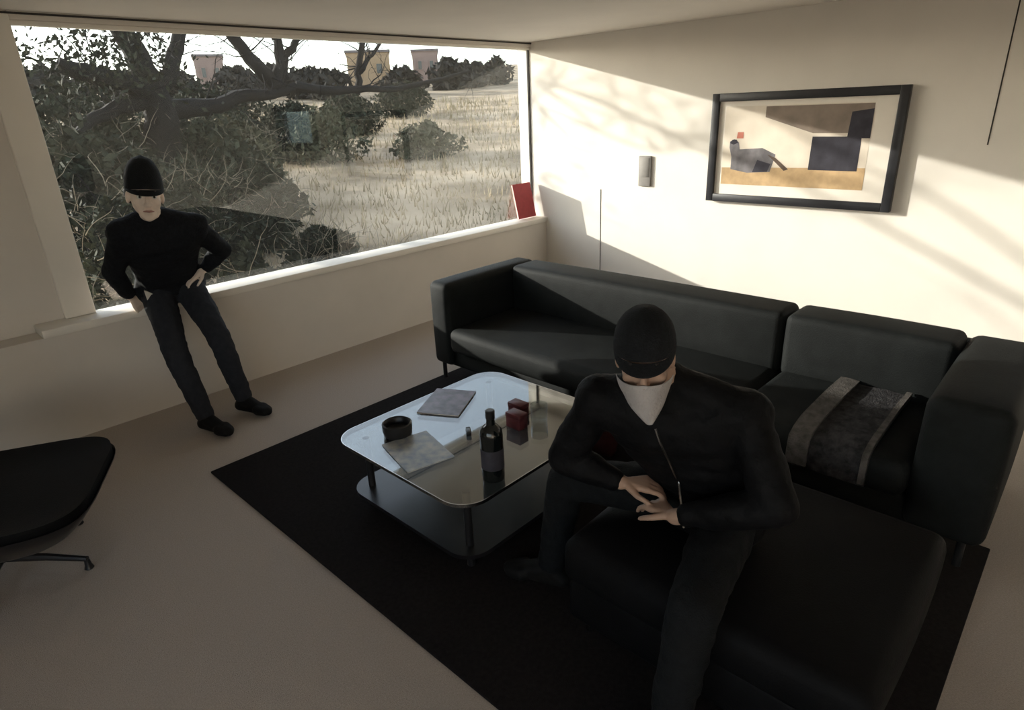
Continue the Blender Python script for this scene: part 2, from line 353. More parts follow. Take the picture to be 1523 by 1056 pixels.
for i, (x, y, h, lab) in enumerate(((1.965, 1.885, 0.075, 'dark red carton on the glass table, nearer of the two'), (2.075, 1.975, 0.06, 'dark red carton on the glass table, farther of the two'))):
    t = thing('carton', lab, 'box', (x, y, TZ), 'dark red cartons on the table')
    bx('box', (x-0.03, y-0.045, TZ), (x+0.03, y+0.045, TZ+h), M['darkred'], t, 0.002, 1); bx('lid', (x-0.0315, y-0.0465, TZ+h-0.02), (x+0.0315, y+0.0465, TZ+h+0.003), M['darkred'], t, 0.002, 1)
t = thing('tumbler', 'clear glass tumbler beside the dark red cartons', 'glass', (2.085, 1.845, TZ))
q = MB(); q.lathe([(0.036,0),(0.040,0.002),(0.044,0.088),(0.042,0.088),(0.038,0.012),(0.01,0.010)], (2.085,1.845,TZ), 28); q.build('glass_body', M['tumbler'], t, True)
t = thing('lighter', 'small black lighter lying on the glass table', 'lighter', (1.765, 2.018, TZ))
mt = Matrix.Translation((1.765, 2.018, TZ+0.011)) @ Matrix.Rotation(0.9, 4, 'Z')
q = MB(); q.rbox((-0.03,-0.013,-0.011), (0.022,0.013,0.011), 0.006, 3, mt); q.build('case', M['blackmetal'], t, True)
q = MB(); q.rbox((0.0225,-0.011,-0.009), (0.036,0.011,0.009), 0.003, 2, mt); q.build('cap', M['blackmetal'], t, True)
def sheet(name, label, cat, c, sx, sy, h, rot, m, pm, group=None):
    t = thing(name, label, cat, (c[0], c[1], c[2]), group); mt = Matrix.Translation(c) @ Matrix.Rotation(rot, 4, 'Z')
    q = MB(); q.rbox((-sx/2+0.002,-sy/2+0.002,0.0012), (sx/2-0.002,sy/2-0.002,h-0.0012), 0.0006, 1, mt); q.build('pages', pm, t)
    for z in (0.0, h-0.001): q = MB(); q.rbox((-sx/2,-sy/2,z), (sx/2,sy/2,z+0.001), 0.0004, 1, mt); q.build('cover', m, t)
    return t
sheet('slab', 'dark plum magazine at the far side of the glass table', 'slab', (1.93, 2.36, TZ), 0.30, 0.23, 0.008, 0.5, M['plum'], M['white'])  # thin flat slab with mottled dark plum faces
sheet('slab', 'blue-grey magazine at the near left corner of the table', 'slab', (1.50, 2.08, TZ), 0.23, 0.30, 0.006, -0.25, M['bluegrey'], M['white'])  # thin flat slab with mottled blue-grey faces

# ================================================================== SWIVEL LOUNGE CHAIR (left, cropped by the frame)
cx, cy = 0.046, 3.256
t = thing('swivel_chair', 'black swivel lounge chair on a star base at the left edge', 'chair', (cx, cy, 0))
Rc = Matrix.Translation((cx+0.035, cy-0.09, 0)) @ Matrix.Rotation(math.radians(-27), 4, 'Z')
def dish(hx, hy, z, lift, th, m, name, drop=0.0):
    """upholstered seat dish with curled-up rounded rim"""
    q = MB(); N, K = 48, 9; vs = []; fs = []
    for side in (0, 1):
        for k in range(K+1):
            u = k/K
            for j in range(N):
                a = 2*math.pi*j/N; ca, sa = math.cos(a), math.sin(a); e = 0.42
                x = hx*u*math.copysign(abs(ca)**e, ca); y = hy*u*math.copysign(abs(sa)**e, sa)
                zz = z + lift*u**4 - (th*(1-0.55*u**3) if side else 0) - (drop*(1-u*u) if side else 0)
                vs.append(Rc @ Vector((x, y, zz)))
    S = (K+1)*N
    for k in range(K):
        for j in range(N):
            a, b = k*N+j, k*N+(j+1) % N
            if k == 0: fs.append((a, a+N, b+N)); fs.append((S+a, S+b+N, S+a+N))
            else: fs.append((a, a+N, b+N, b)); fs.append((S+a, S+b, S+b+N, S+a+N))
    for j in range(N): a, b = K*N+j, K*N+(j+1) % N; fs.append((a, S+a, S+b, b))
    q.add(vs, fs); return q.build(name, m, t, True, math.radians(70))
dish(0.42, 0.40, 0.42, 0.03, 0.11, M['leather2'], 'seat_cushion')
dish(0.43, 0.41, 0.305, 0.11, 0.014, M['shell'], 'seat_shell', 0.09)
q = MB()
for k in range(12):
    pass
mtb = Rc @ Matrix.Translation((-0.52, 0.02, 0.68)) @ Matrix.Rotation(math.radians(-18), 4, 'Y')
q.rbox((-0.06,-0.38,-0.34), (0.06,0.38,0.34), 0.06, 4, mtb, 0.02); q.build('backrest', M['leather2'], t, True)
q = MB(); q.tube([Rc @ Vector(p) for p in ((-0.10,0,0.27), (-0.36,0,0.28), (-0.50,0,0.36), (-0.56,0,0.46))], 0.018, 8); q.build('back_bracket', M['blackmetal'], t, True)
q = MB(); q.tube([(cx, cy, 0.07), (cx, cy, 0.28)], [0.03, 0.03], 14); q.build('column', M['blackmetal'], t, True)
aA = math.atan2(2.995-cy, 0.309-cx)
for k in range(5):
    a = aA + 2*math.pi*k/5; d = Vector((math.cos(a), math.sin(a), 0)); c = Vector((cx, cy, 0))
    q = MB(); q.tube([c+d*0.015+Vector((0,0,0.085)), c+d*0.20+Vector((0,0,0.075)), c+d*0.37+Vector((0,0,0.052))], [0.022, 0.017, 0.012], 8); arm = q.build('base_arm', M['blackmetal'], t, True)
    p = c+d*0.365; q = MB(); q.lathe([(0.017,0),(0.020,0.004),(0.014,0.022),(0.011,0.050)], p, 12); q.build('glide', M['blackmetal'], arm, True)

# ================================================================== PICTURE ON THE RIGHT WALL
PY0, PY1, PZ0, PZ1 = 1.175, 2.617, 1.030, 1.893; dep = 0.055
t = thing('framed_picture', 'wide black framed picture with cream mount on the sunlit wall', 'picture', (RX, (PY0+PY1)/2, PZ0))
bw = 0.062
bx('frame_bar', (RX-dep, PY0, PZ0), (RX-0.001, PY0+bw, PZ1), M['pframe'], t, 0.004); bx('frame_bar', (RX-dep, PY1-bw, PZ0), (RX-0.001, PY1, PZ1), M['pframe'], t, 0.004)
bx('frame_bar', (RX-dep, PY0+bw, PZ0), (RX-0.001, PY1-bw, PZ0+bw), M['pframe'], t, 0.004); bx('frame_bar', (RX-dep, PY0+bw, PZ1-bw), (RX-0.001, PY1-bw, PZ1), M['pframe'], t, 0.004)
bx('mount', (RX-0.030, PY0+bw-0.004, PZ0+bw-0.004), (RX-0.004, PY1-bw+0.004, PZ1-bw+0.004), M['mount'], t)
q = MB()
def art(poly, mi, lay):
    """flat print on the mount: poly in (u from the left, v from the bottom), 0..1"""
    AY1, AY0, AZ0, AZ1 = 2.50, 1.385, 1.175, 1.79
    q.cur = mi; x = RX-0.0305-0.0006*lay
    n = len(poly); P = [(AY1+(AY0-AY1)*u, AZ0+(AZ1-AZ0)*v) for u, v in poly]
    q.add([(x, y, z) for y, z in P]+[(x-0.0005, y, z) for y, z in P], [tuple(range(n)), tuple(range(n, 2*n))[::-1]]+[(i, n+i, n+(i+1) % n, (i+1) % n) for i in range(n)])
art([(0,0),(1,0),(1,1),(0,1)], 0, 0)
art([(0,0),(1,0),(1,0.26),(0,0.22)], 1, 1)
art([(0.635,0.22),(0.95,0.22),(0.95,0.62),(0.64,0.62)], 2, 2)
art([(0.30,0.86),(0.64,0.66),(1,0.66),(1,0.99),(0.30,0.99)], 6, 1)
art([(0.86,0.60),(1.0,0.60),(1.0,0.93),(0.87,0.9)], 2, 3)
art([(0.07,0.20),(0.07,0.36),(0.05,0.48),(0.05,0.56),(0.085,0.59),(0.12,0.55),(0.13,0.46),(0.30,0.48),(0.40,0.40),(0.37,0.18),(0.20,0.16)], 4, 2)
art([(0.05,0.54),(0.07,0.585),(0.10,0.585),(0.115,0.545),(0.08,0.52)], 2, 3)
art([(0.10,0.60),(0.15,0.60),(0.15,0.68),(0.105,0.68)], 5, 3)
art([(0.24,0.17),(0.35,0.18),(0.37,0.28),(0.27,0.33)], 2, 3)
art([(0.34,0.40),(0.40,0.36),(0.50,0.22),(0.47,0.20)], 3, 3)
q.build('print', [M['a_sky'], M['a_sand'], M['a_dark'], M['a_brown'], M['a_grey'], M['a_red'], M['a_taupe']], t)

t = thing('grey_wall_box', 'small upright grey box on the sunlit wall', 'control box', (RX, 3.265, 1.12))  # plain upright grey box on the wall face
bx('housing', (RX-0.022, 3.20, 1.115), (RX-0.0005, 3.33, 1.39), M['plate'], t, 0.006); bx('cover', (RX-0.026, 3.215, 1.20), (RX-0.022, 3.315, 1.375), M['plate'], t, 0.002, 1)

# red book leaning on the glass in the corner of the sill
t = thing('red_book', 'large red book leaning on the glass at the sill corner', 'book', (5.13, 4.6, SILL))
lean = math.radians(13)
mtb = Matrix.Translation((5.105, 4.605, SILL)) @ Matrix.Rotation(-lean, 4, 'X')
bd = 0.14
q = MB(); q.rbox((-bd, -0.008, 0.010), (bd, -0.005, 0.375), 0.001, 1, mtb); q.build('cover', M['red'], t)
q = MB(); q.rbox((-bd, 0.013, 0.010), (bd, 0.016, 0.375), 0.001, 1, mtb); q.build('cover', M['red'], t)
q = MB(); q.rbox((-bd, -0.0052, 0.012), (bd-0.004, 0.0132, 0.371), 0.001, 1, mtb); q.build('pages', M['pages'], t)

# ================================================================== PEOPLE
def remesh(mb, voxel, name, smooth=4, disp=0.0, dscale=0.08):
    me = mb.mesh(name, []); ob = bpy.data.objects.new('temporary', me); COL.objects.link(ob)
    r = ob.modifiers.new('r', 'REMESH'); r.mode = 'VOXEL'; r.voxel_size = voxel
    s = ob.modifiers.new('s', 'SMOOTH'); s.factor = 0.5; s.iterations = smooth
    if disp:
        tx = bpy.data.textures.new('folds', 'CLOUDS'); tx.noise_scale = dscale
        d = ob.modifiers.new('d', 'DISPLACE'); d.texture = tx; d.strength = disp; d.mid_level = 0.5; d.texture_coords = 'LOCAL'
    dg = bpy.context.evaluated_depsgraph_get(); out = bpy.data.meshes.new_from_object(ob.evaluated_get(dg))
    bpy.data.objects.remove(ob); bpy.data.meshes.remove(me)
    return out
def place(me, name, m, root):
    me.materials.clear(); me.materials.append(m); me.name = name
    me.transform(Matrix.Translation(-Vector(root.location))); me.shade_smooth()
    o = bpy.data.objects.new(name, me); COL.objects.link(o); o.parent = root; return o
def frame_of(c, face, upv):
    f = Vector(face).normalized(); u = Vector(upv); r = f.cross(u).normalized(); u = r.cross(f).normalized()
    # local axes: x = person's left, y = back, z = up
    return Matrix(((-r.x, -f.x, u.x, c[0]), (-r.y, -f.y, u.y, c[1]), (-r.z, -f.z, u.z, c[2]), (0,0,0,1)))
def head_parts(mb, T, s):
    """head about 0.245 m tall, origin at its centre, facing local -y"""
    def L(p): return T @ (Vector(p)*s)
    def el(c, r, seg=20, rings=14): mb.ball(L(c), tuple(x*s for x in r), seg, rings, T.to_3x3().to_4x4())
    el((0, 0.012, 0.040), (0.076, 0.096, 0.085))           # cranium
    el((0, -0.022, -0.022), (0.066, 0.070, 0.078))         # face mass
    el((0, -0.045, -0.085), (0.040, 0.045, 0.036))         # jaw and chin
    el((0, -0.076, -0.104), (0.020, 0.016, 0.015))
    for sx in (-1, 1):
        el((sx*0.040, -0.066, -0.025), (0.022, 0.018, 0.020))   # cheekbones
        el((sx*0.033, -0.078, 0.022), (0.026, 0.014, 0.010))    # brow
        el((sx*0.077, 0.012, -0.010), (0.010, 0.020, 0.032))    # ears
        el((sx*0.012, -0.103, -0.036), (0.009, 0.011, 0.008))   # nostrils
    mb.capsule(L((0, -0.084, 0.012)), L((0, -0.112, -0.032)), 0.008*s, 0.012*s)  # nose
    el((0, -0.090, -0.062), (0.024, 0.011, 0.007)); el((0, -0.088, -0.074), (0.020, 0.011, 0.008))
def face_bits(root, T, s):
    def L(p): return T @ (Vector(p)*s)
    for sx in (-1, 1):
        q = MB(); q.ball(L((sx*0.032, -0.078, 0.004)), 0.0125*s, 12, 8); e = q.build('eye', M['eyew'], root, True)
        q = MB(); q.ball(L((sx*0.032, -0.0865, 0.003)), 0.0062*s, 10, 8); q.build('iris', M['eyed'], e, True)
        q = MB(); q.tube([L((sx*0.016, -0.0925, 0.028)), L((sx*0.034, -0.0945, 0.033)), L((sx*0.052, -0.082, 0.026))], [0.004*s, 0.005*s, 0.003*s], 8); q.build('eyebrow', M['hair'], root, True)
    q = MB(); q.tube([L((-0.024, -0.094, -0.067)), L((-0.010, -0.1015, -0.065)), L((0, -0.1025, -0.0665)), L((0.010, -0.1015, -0.065)), L((0.024, -0.094, -0.067))], [0.002, 0.006, 0.0065, 0.006, 0.002], 8); q.build('lips', M['lip'], root, True)
def hand(mb, wrist, fdir, palm_n, side, curl=0.5, s=1.0):
    """palm, four unequal bent fingers and a thumb; fdir = finger direction, palm_n = direction the palm faces, side = +1 thumb towards fdir x palm_n"""
    f = Vector(fdir).normalized(); n = Vector(palm_n); n = (n-f*n.dot(f)).normalized(); x = f.cross(n)*side; w0 = Vector(wrist)
    for k in range(4):
        o = (k-1.5)*0.020*s
        mb.capsule(w0+f*0.012*s, w0+f*0.088*s - x*o, 0.017*s, 0.0125*s, 10)
    for k, ln in enumerate((0.072, 0.080, 0.075, 0.060)):
        p = w0+f*0.090*s - x*((k-1.5)*0.0215*s); d = f; a = curl*(0.8+0.1*k)
        for j, (fr, r) in enumerate(((0.45, 0.0100), (0.32, 0.0092), (0.26, 0.0082))):
            d2 = (f*math.cos(a*(j+0.6)) + n*math.sin(a*(j+0.6))).normalized(); p2 = p+d2*ln*fr*s
            mb.capsule(p, p2, r*s, r*0.93*s, 10); p = p2
    p = w0+f*0.026*s+x*0.022*s; d1 = (f*0.65+x*0.75+n*0.15).normalized(); p2 = p+d1*0.045*s
    mb.capsule(p, p2, 0.0135*s, 0.011*s, 10); d2 = (f*0.85+x*0.25+n*0.35).normalized(); p3 = p2+d2*0.030*s; mb.capsule(p2, p3, 0.011*s, 0.0095*s, 10)
    mb.capsule(p3, p3+(f*0.8+n*0.5).normalized()*0.022*s, 0.0095*s, 0.008*s, 10)
def chain(mb, pts, rad):
    for i in range(len(pts)-1): mb.capsule(pts[i], pts[i+1], rad[i], rad[i+1])
def torso(mb, J, g=0.0):
    pel, ch, nk = Vector(J['pelvis']), Vector(J['chest']), Vector(J['neck']); sl, sr = Vector(J['shL']), Vector(J['shR']); hl, hr = Vector(J['hipL']), Vector(J['hipR'])
    mb.capsule(hl, hr, 0.105+g, 0.105+g); across = (sl-sr).normalized(); hacr = (hl-hr).normalized()
    steps = 7
    for i in range(steps):
        u = i/(steps-1); c = pel.lerp(ch, u); ac = hacr.lerp(across, u).normalized()
        wd = 0.075-0.018*math.sin(u*math.pi)+0.035*u; r = 0.095+0.018*u+g
        mb.capsule(c-ac*wd, c+ac*wd, r, r)
    for q_ in (sl, sr):
        mb.capsule(ch.lerp(q_, 0.25), q_, 0.105+g, 0.066+g)
        mb.capsule(nk, q_, 0.050+g*0.6, 0.052+g)
    mb.capsule(ch, nk, 0.09+g, 0.052+g*0.6)
def foot(mb, ank, d, g=0.0, flat=True, upv=(0,0,1)):
    a = Vector(ank); d = Vector(d).normalized(); u = Vector(upv); r = d.cross(u).normalized()
    heel = a - d*0.045 - u*(a.z-0.05 if flat else 0.045); ball = a + d*0.125 - u*(a.z-0.045 if flat else 0.05); toe = a + d*0.185 - u*(a.z-0.038 if flat else 0.055)
    mb.capsule(a, heel, 0.040+g, 0.036+g); mb.capsule(a, ball, 0.040+g, 0.034+g); mb.capsule(heel, ball, 0.034+g, 0.034+g)
    for k in (-1, 0, 1): mb.capsule(ball + r*k*0.022, toe + r*k*0.016 - d*abs(k)*0.014, 0.032+g, 0.026+g)
    return heel, ball, toe
def person(label, loc, J, T, hs, skin, topm, botm, footd, hands, folds, barefaced=True, flat=(True, True)):
    root = thing('person', label, 'person', loc)
    b = MB(); torso(b, J); hl = T @ Vector((0, 0.02, -0.05))
    chain(b, [J['neck'], hl], [0.058, 0.055]); head_parts(b, T, hs)
    for s in 'RL':
        chain(b, [J['hip'+s], J['knee'+s], J['ank'+s]], [0.085, 0.055, 0.038]); chain(b, [Vector(J['knee'+s]).lerp(Vector(J['ank'+s]), 0.12), Vector(J['knee'+s]).lerp(Vector(J['ank'+s]), 0.4)], [0.052, 0.054])
        chain(b, [J['sh'+s], J['el'+s], J['wr'+s]], [0.052, 0.040, 0.027])
        foot(b, J['ank'+s], footd[s], -0.012, flat['RL'.index(s)]); hand(b, J['wr'+s], *hands[s])
    place(remesh(b, 0.0058, 'body', 3), 'body', skin, root)
    if barefaced: face_bits(root, T, hs)
    q = MB(); torso(q, J, 0.020)
    q.capsule(Vector(J['chest']).lerp(Vector(J['neck']), 0.7), Vector(J['neck']), 0.085, 0.068)
    for s in 'RL':
        e, wv = Vector(J['el'+s]), Vector(J['wr'+s]); chain(q, [J['sh'+s], e, e.lerp(wv, 0.5), e.lerp(wv, 0.86)], [0.072, 0.062, 0.055, 0.041])
    place(remesh(q, 0.010, 'top', 5, folds, 0.07), 'sweater' if topm is M['knit'] else 'jacket', topm, root)
    q = MB(); pel = Vector(J['pelvis']); hl_, hr_ = Vector(J['hipL']), Vector(J['hipR'])
    q.capsule(hl_, hr_, 0.120, 0.120); q.capsule(pel.lerp(hl_, 0.4), pel.lerp(Vector(J['chest']), 0.3), 0.112, 0.108); q.capsule(pel.lerp(hr_, 0.4), pel.lerp(Vector(J['chest']), 0.3), 0.112, 0.108)
    for s in 'RL':
        k, a = Vector(J['knee'+s]), Vector(J['ank'+s]); chain(q, [J['hip'+s], k, k.lerp(a, 0.35), k.lerp(a, 0.92)], [0.105, 0.073, 0.070, 0.058])
    place(remesh(q, 0.010, 'trousers', 5, folds, 0.06), 'trousers', botm, root)
    for i, s in enumerate('RL'):
        q = MB(); foot(q, J['ank'+s], footd[s], 0.004, flat[i]); sh = place(remesh(q, 0.006, 'shoe', 3), 'shoe', M['shoe'], root)
    return root
def cap_on(root, T, s, crown, m, brim=True, tilt=0.0, brimlen=0.07, power=2.6):
    def L(p): return T @ (Vector(p)*s)
    q = MB(); N, K = 32, 10; vs = []; fs = []
    for side in (0, 1):
        g = 0.0 if side == 0 else -0.004
        for k in range(K+1):
            u = k/K; z = 0.028 + crown*u; rr = math.sqrt(max(0.0, 1-u**power))
            for j in range(N):
                a = 2*math.pi*j/N; rx, ry = (0.086+g)*rr, (0.106+g)*rr
                vs.append(L((rx*math.cos(a), 0.010+ry*math.sin(a)+tilt*u, z+(g if u > 0.9 else 0) - 0.012*math.sin(a)*(1-u))))
    S = (K+1)*N
    for k in range(K):
        for j in range(N):
            a, b = k*N+j, k*N+(j+1) % N; fs.append((a, b, b+N, a+N)); fs.append((S+a, S+a+N, S+b+N, S+b))
    for j in range(N): fs.append((j, S+j, S+(j+1) % N, (j+1) % N))
    q.add(vs, fs); c = q.build('cap', m, root, True, math.radians(60))
    if brim:
        q = MB(); vs = []; fs = []; n = 18
        for th in (0, -0.004):
            for k in range(2):
                for j in range(n+1):
                    a = math.pi + math.pi*j/n
                    x, y = 0.086*math.cos(a), 0.010+0.106*math.sin(a)
                    if k: y -= brimlen*math.sin(math.pi*j/n)**0.6; x *= 0.98
                    vs.append(L((x, y, 0.036 - 0.022*k*math.sin(math.pi*j/n) + th)))
        m_ = n+1
        for j in range(n):
            fs += [(j, j+1, m_+j+1, m_+j), (2*m_+j, 3*m_+j, 3*m_+j+1, 2*m_+j+1), (m_+j, m_+j+1, 3*m_+j+1, 3*m_+j), (j, 2*m_+j, 2*m_+j+1, j+1)]
        fs += [(0, m_, 3*m_, 2*m_), (n, 2*m_+n, 3*m_+n, m_+n)]
        q.add(vs, fs); q.build('brim', m, c, True, math.radians(50))
    return c

# man perched on the window sill
J1 = dict(pelvis=(1.37, 4.46, 0.855), chest=(1.29, 4.17, 1.22), neck=(1.255, 4.10, 1.355), shR=(1.085, 4.12, 1.275), shL=(1.475, 4.11, 1.255),
          elR=(1.03, 4.31, 1.03), wrR=(1.115, 4.44, 0.835), elL=(1.665, 4.24, 1.06), wrL=(1.545, 4.28, 0.945),
          hipR=(1.275, 4.44, 0.855), hipL=(1.46, 4.43, 0.855), kneeR=(1.20, 4.10, 0.47), kneeL=(1.456, 4.05, 0.55), ankR=(1.222, 3.905, 0.09), ankL=(1.505, 3.98, 0.095))
T1 = frame_of((1.215, 4.00, 1.475), (-0.22, -0.97, -0.02), (0.12, -0.02, 1))
p1 = person('person in black sweater and tall dark cap perched on the window sill', (1.35, 4.0, 0.0), J1, T1, 1.12, M['skin'], M['knit'], M['jeans'],
            {'R': (0.28, -0.96, 0), 'L': (0.36, -0.93, 0)},
            {'R': ((0.45, 0.25, -0.75), (0.1, 0.9, -0.4), 1, 0.35, 1.0), 'L': ((-0.85, 0.1, -0.35), (0.1, 0.4, -0.9), 1, 0.45, 1.0)}, 0.018)
cap_on(p1, T1, 1.14, 0.165, M['cap'], True, 0.012, 0.040, 2.35)
q = MB()
for sgn in (-1, 1): q.ball(T1 @ Vector((sgn*0.076, 0.045, 0.0)), (0.022, 0.05, 0.05), 12, 8)
q.ball(T1 @ Vector((0, 0.085, 0.005)), (0.075, 0.05, 0.065), 14, 10); q.build('hair', M['hair'], p1, True)

q = MB()
Q = [(1.175, 4.335, 0.875), (1.235, 4.315, 0.835), (1.225, 4.300, 0.72), (1.205, 4.305, 0.68), (1.180, 4.325, 0.76)]
q.add(Q+[(x+0.012, y+0.03, z) for x, y, z in Q], [(0,1,2,3,4), (9,8,7,6,5)]+[(i, 5+i, 5+(i+1) % 5, (i+1) % 5) for i in range(5)])
q.build('shirt_tail', M['shirt'], p1)
# person on the ottoman
J2 = dict(pelvis=(1.80, 0.80, 0.545), chest=(1.655, 0.85, 0.90), neck=(1.60, 0.88, 1.045), shR=(1.50, 1.065, 0.965), shL=(1.685, 0.665, 0.965),
          elR=(1.455, 1.175, 0.735), wrR=(1.535, 1.00, 0.665), elL=(1.60, 0.51, 0.75), wrL=(1.53, 0.79, 0.625),
          hipR=(1.78, 0.90, 0.545), hipL=(1.76, 0.71, 0.545), kneeR=(1.60, 1.285, 0.525), kneeL=(1.30, 0.60, 0.525), ankR=(1.575, 1.35, 0.09), ankL=(1.235, 0.62, 0.09))
T2 = frame_of((1.50, 0.905, 1.150), (-0.80, -0.47, -0.13), (0.30, 0.22, 0.9))
p2 = person('person in black jacket with pale bandana over the face seated on ottoman', (1.6, 0.8, 0.0), J2, T2, 1.02, M['skin2'], M['jacket'], M['trousers2'],
            {'R': (-0.35, 0.93, 0), 'L': (-0.99, 0.1, 0)},
            {'R': ((0.55, -0.80, -0.05), (0.1, 0.1, -1), -1, 0.5, 1.0), 'L': ((0.30, 0.90, -0.1), (0.1, 0.1, -1), 1, 0.5, 1.0)}, 0.016)
cap_on(p2, T2, 1.06, 0.115, M['cap'], True, 0.015, 0.032)
from mathutils.bvhtree import BVHTree
jk = [c for c in p2.children if c.name.startswith('jacket')][0]
bv = BVHTree.FromPolygons([v.co for v in jk.data.vertices], [p.vertices[:] for p in jk.data.polygons])
pts = []
for k in range(9):
    c = Vector((1.585, 0.908, 0.955)).lerp(Vector((1.735, 0.840, 0.58)), k/8) - Vector(p2.location); dv = Vector((0.86, 0.5, 0.25)).normalized()
    h = bv.ray_cast(c - dv*0.8, dv)
    if h[0]: pts.append(h[0] - dv*0.002 + Vector(p2.location))
q = MB(); q.tube(pts, 0.0045, 6); q.build('zip', M['chrome'], jk, True)
# bandana: tied over the nose, hanging to a point on the chest
q = MB(); N, K = 16, 10; vs = []; fs = []
tip = Vector((1.425, 0.835, 0.985))
for side in (0, 1):
    for k in range(K+1):
        u = k/K
        for j in range(N+1):
            a = -1.25 + 2.5*j/N; wdt = (1-u)**0.75
            r = 1.0 + 0.05*math.sin(j*1.7+k*0.8)*u*(1-u)*2 + (0.02 if side else 0)
            top = T2 @ Vector((0.084*math.sin(a)*r*1.02, -0.118*math.cos(a)*r+0.0 - 0.004, -0.020-0.012*abs(math.sin(a))))
            bot = tip + (T2.to_3x3() @ Vector((0.010*math.sin(a), -0.006*math.cos(a), 0)))
            mid = T2 @ Vector((0.072*math.sin(a)*r, -0.125*math.cos(a)*r, -0.115))
            p = top.lerp(mid, u).lerp(mid.lerp(bot, u), u)
            vs.append(p)
S = (K+1)*(N+1)
for k in range(K):
    for j in range(N):
        a = k*(N+1)+j; fs.append((a, a+N+1, a+N+2, a+1)); fs.append((S+a, S+a+1, S+a+N+2, S+a+N+1))
for k in range(K):
    for j in (0, N): a = k*(N+1)+j; fs.append((a, a+N+1, S+a+N+1, S+a))
for k in (0, K):
    for j in range(N): a = k*(N+1)+j; fs.append((a, a+1, S+a+1, S+a))
q.add(vs, fs); q.build('bandana', M['bandana'], p2, True, math.radians(70))
q = MB(); q.ball(T2 @ Vector((0, 0.070, -0.01)), (0.078, 0.07, 0.07), 14, 10); q.build('hair', M['hair'], p2, True)

# ================================================================== OUTSIDE
def gz(x, y):
    r = math.hypot(x, y); return -0.05 + max(0, r-9)*0.082 + 0.05*noise.noise(Vector((x*0.4, y*0.4, 0)))*min(1, max(0, (y-5.5)/3))
q = MB(); xs = [-30+ i*2.0 for i in range(61)]; ys = [4.86, 5.2, 5.6, 6, 6.5, 7, 7.5, 8, 8.5, 9, 10, 11, 12, 14, 16, 18, 21, 24, 28, 33, 40, 48, 57, 68, 80]
nx = len(xs); q.add([(x, y, gz(x, y)) for y in ys for x in xs], [(j*nx+i, j*nx+i+1, (j+1)*nx+i+1, (j+1)*nx+i) for j in range(len(ys)-1) for i in range(nx-1)])
o = q.build('ground', M['ground'], None, True); o['kind'] = 'structure'

def limb(mb, p, d, ln, r0, r1, wob, n=7, rnd=random):
    pts = [Vector(p)]; d = Vector(d).normalized()
    for i in range(n):
        d = (d + Vector((rnd.uniform(-1,1), rnd.uniform(-1,1), rnd.uniform(-1,1)))*wob).normalized(); pts.append(pts[-1]+d*ln/n)
    mb.tube(pts, [r0+(r1-r0)*i/n for i in range(n+1)], 7, False); return pts, d
def gnarly(name, label, base, specs, twigs, seed, group=None, leaf=None, leafn=0, twl=(0.5, 1.2)):
    """tree: trunk and each main limb its own part, fine twigs one stuff part"""
    rnd = random.Random(seed); t = thing(name, label, 'tree', base, group)
    tw = MB(); allp = []
    for i, (nm, a, b, c, r0, r1) in enumerate(specs):
        mb = MB(); P = []
        for k in range(13):
            u = k/12; p = (Vector(a)*(1-u)**2 + Vector(b)*2*u*(1-u) + Vector(c)*u*u)
            p += Vector((noise.noise(Vector((u*4, seed+i, 0))), noise.noise(Vector((u*4, seed+i, 5))), noise.noise(Vector((u*4, seed+i, 9)))))*0.12*min(1, 4*u)
            P.append(p)
        mb.tube(P, [(r0+(r1-r0)*k/12)*(1.45 if name == 'old_tree' else 1) for k in range(13)], 9); mb.build(nm, M['bark'], t, True); allp += P[3:]
    for k in range(twigs):
        p = rnd.choice(allp); d = Vector((rnd.uniform(-1,1), rnd.uniform(-1,1), rnd.uniform(-0.3,1)))
        pts, d = limb(tw, p, d, rnd.uniform(*twl), rnd.uniform(0.006, 0.016), 0.002, 0.35, 5, rnd)
        for _ in range(2): limb(tw, rnd.choice(pts[1:]), d+Vector((rnd.uniform(-1,1), rnd.uniform(-1,1), rnd.uniform(-1,1)))*0.8, rnd.uniform(0.2, 0.5), 0.005, 0.0015, 0.3, 4, rnd)
    o = tw.build('twigs', M['bark'], t); o['kind'] = 'stuff'
    if leafn:
        lf = MB()
        for k in range(leafn):
            p = rnd.choice(allp[10:30]) + Vector((rnd.gauss(-0.1,0.35), rnd.gauss(0,0.4), rnd.gauss(0.05,0.28))); leaf_quad(lf, p, rnd.uniform(0.03, 0.07), rnd)
        o = lf.build('leaves', leaf, t); o['kind'] = 'stuff'
    return t
def leaf_quad(mb, p, s, rnd):
    a = Vector((rnd.uniform(-1,1), rnd.uniform(-1,1), rnd.uniform(-1,1))).normalized(); b = a.orthogonal().normalized()
    b = (b*math.cos(rnd.uniform(0,6)) + a.cross(b)*math.sin(rnd.uniform(0,6))).normalized()
    mb.add([p-a*s, p+b*s*0.45, p+a*s, p-b*s*0.45], [(0,1,2,3)])
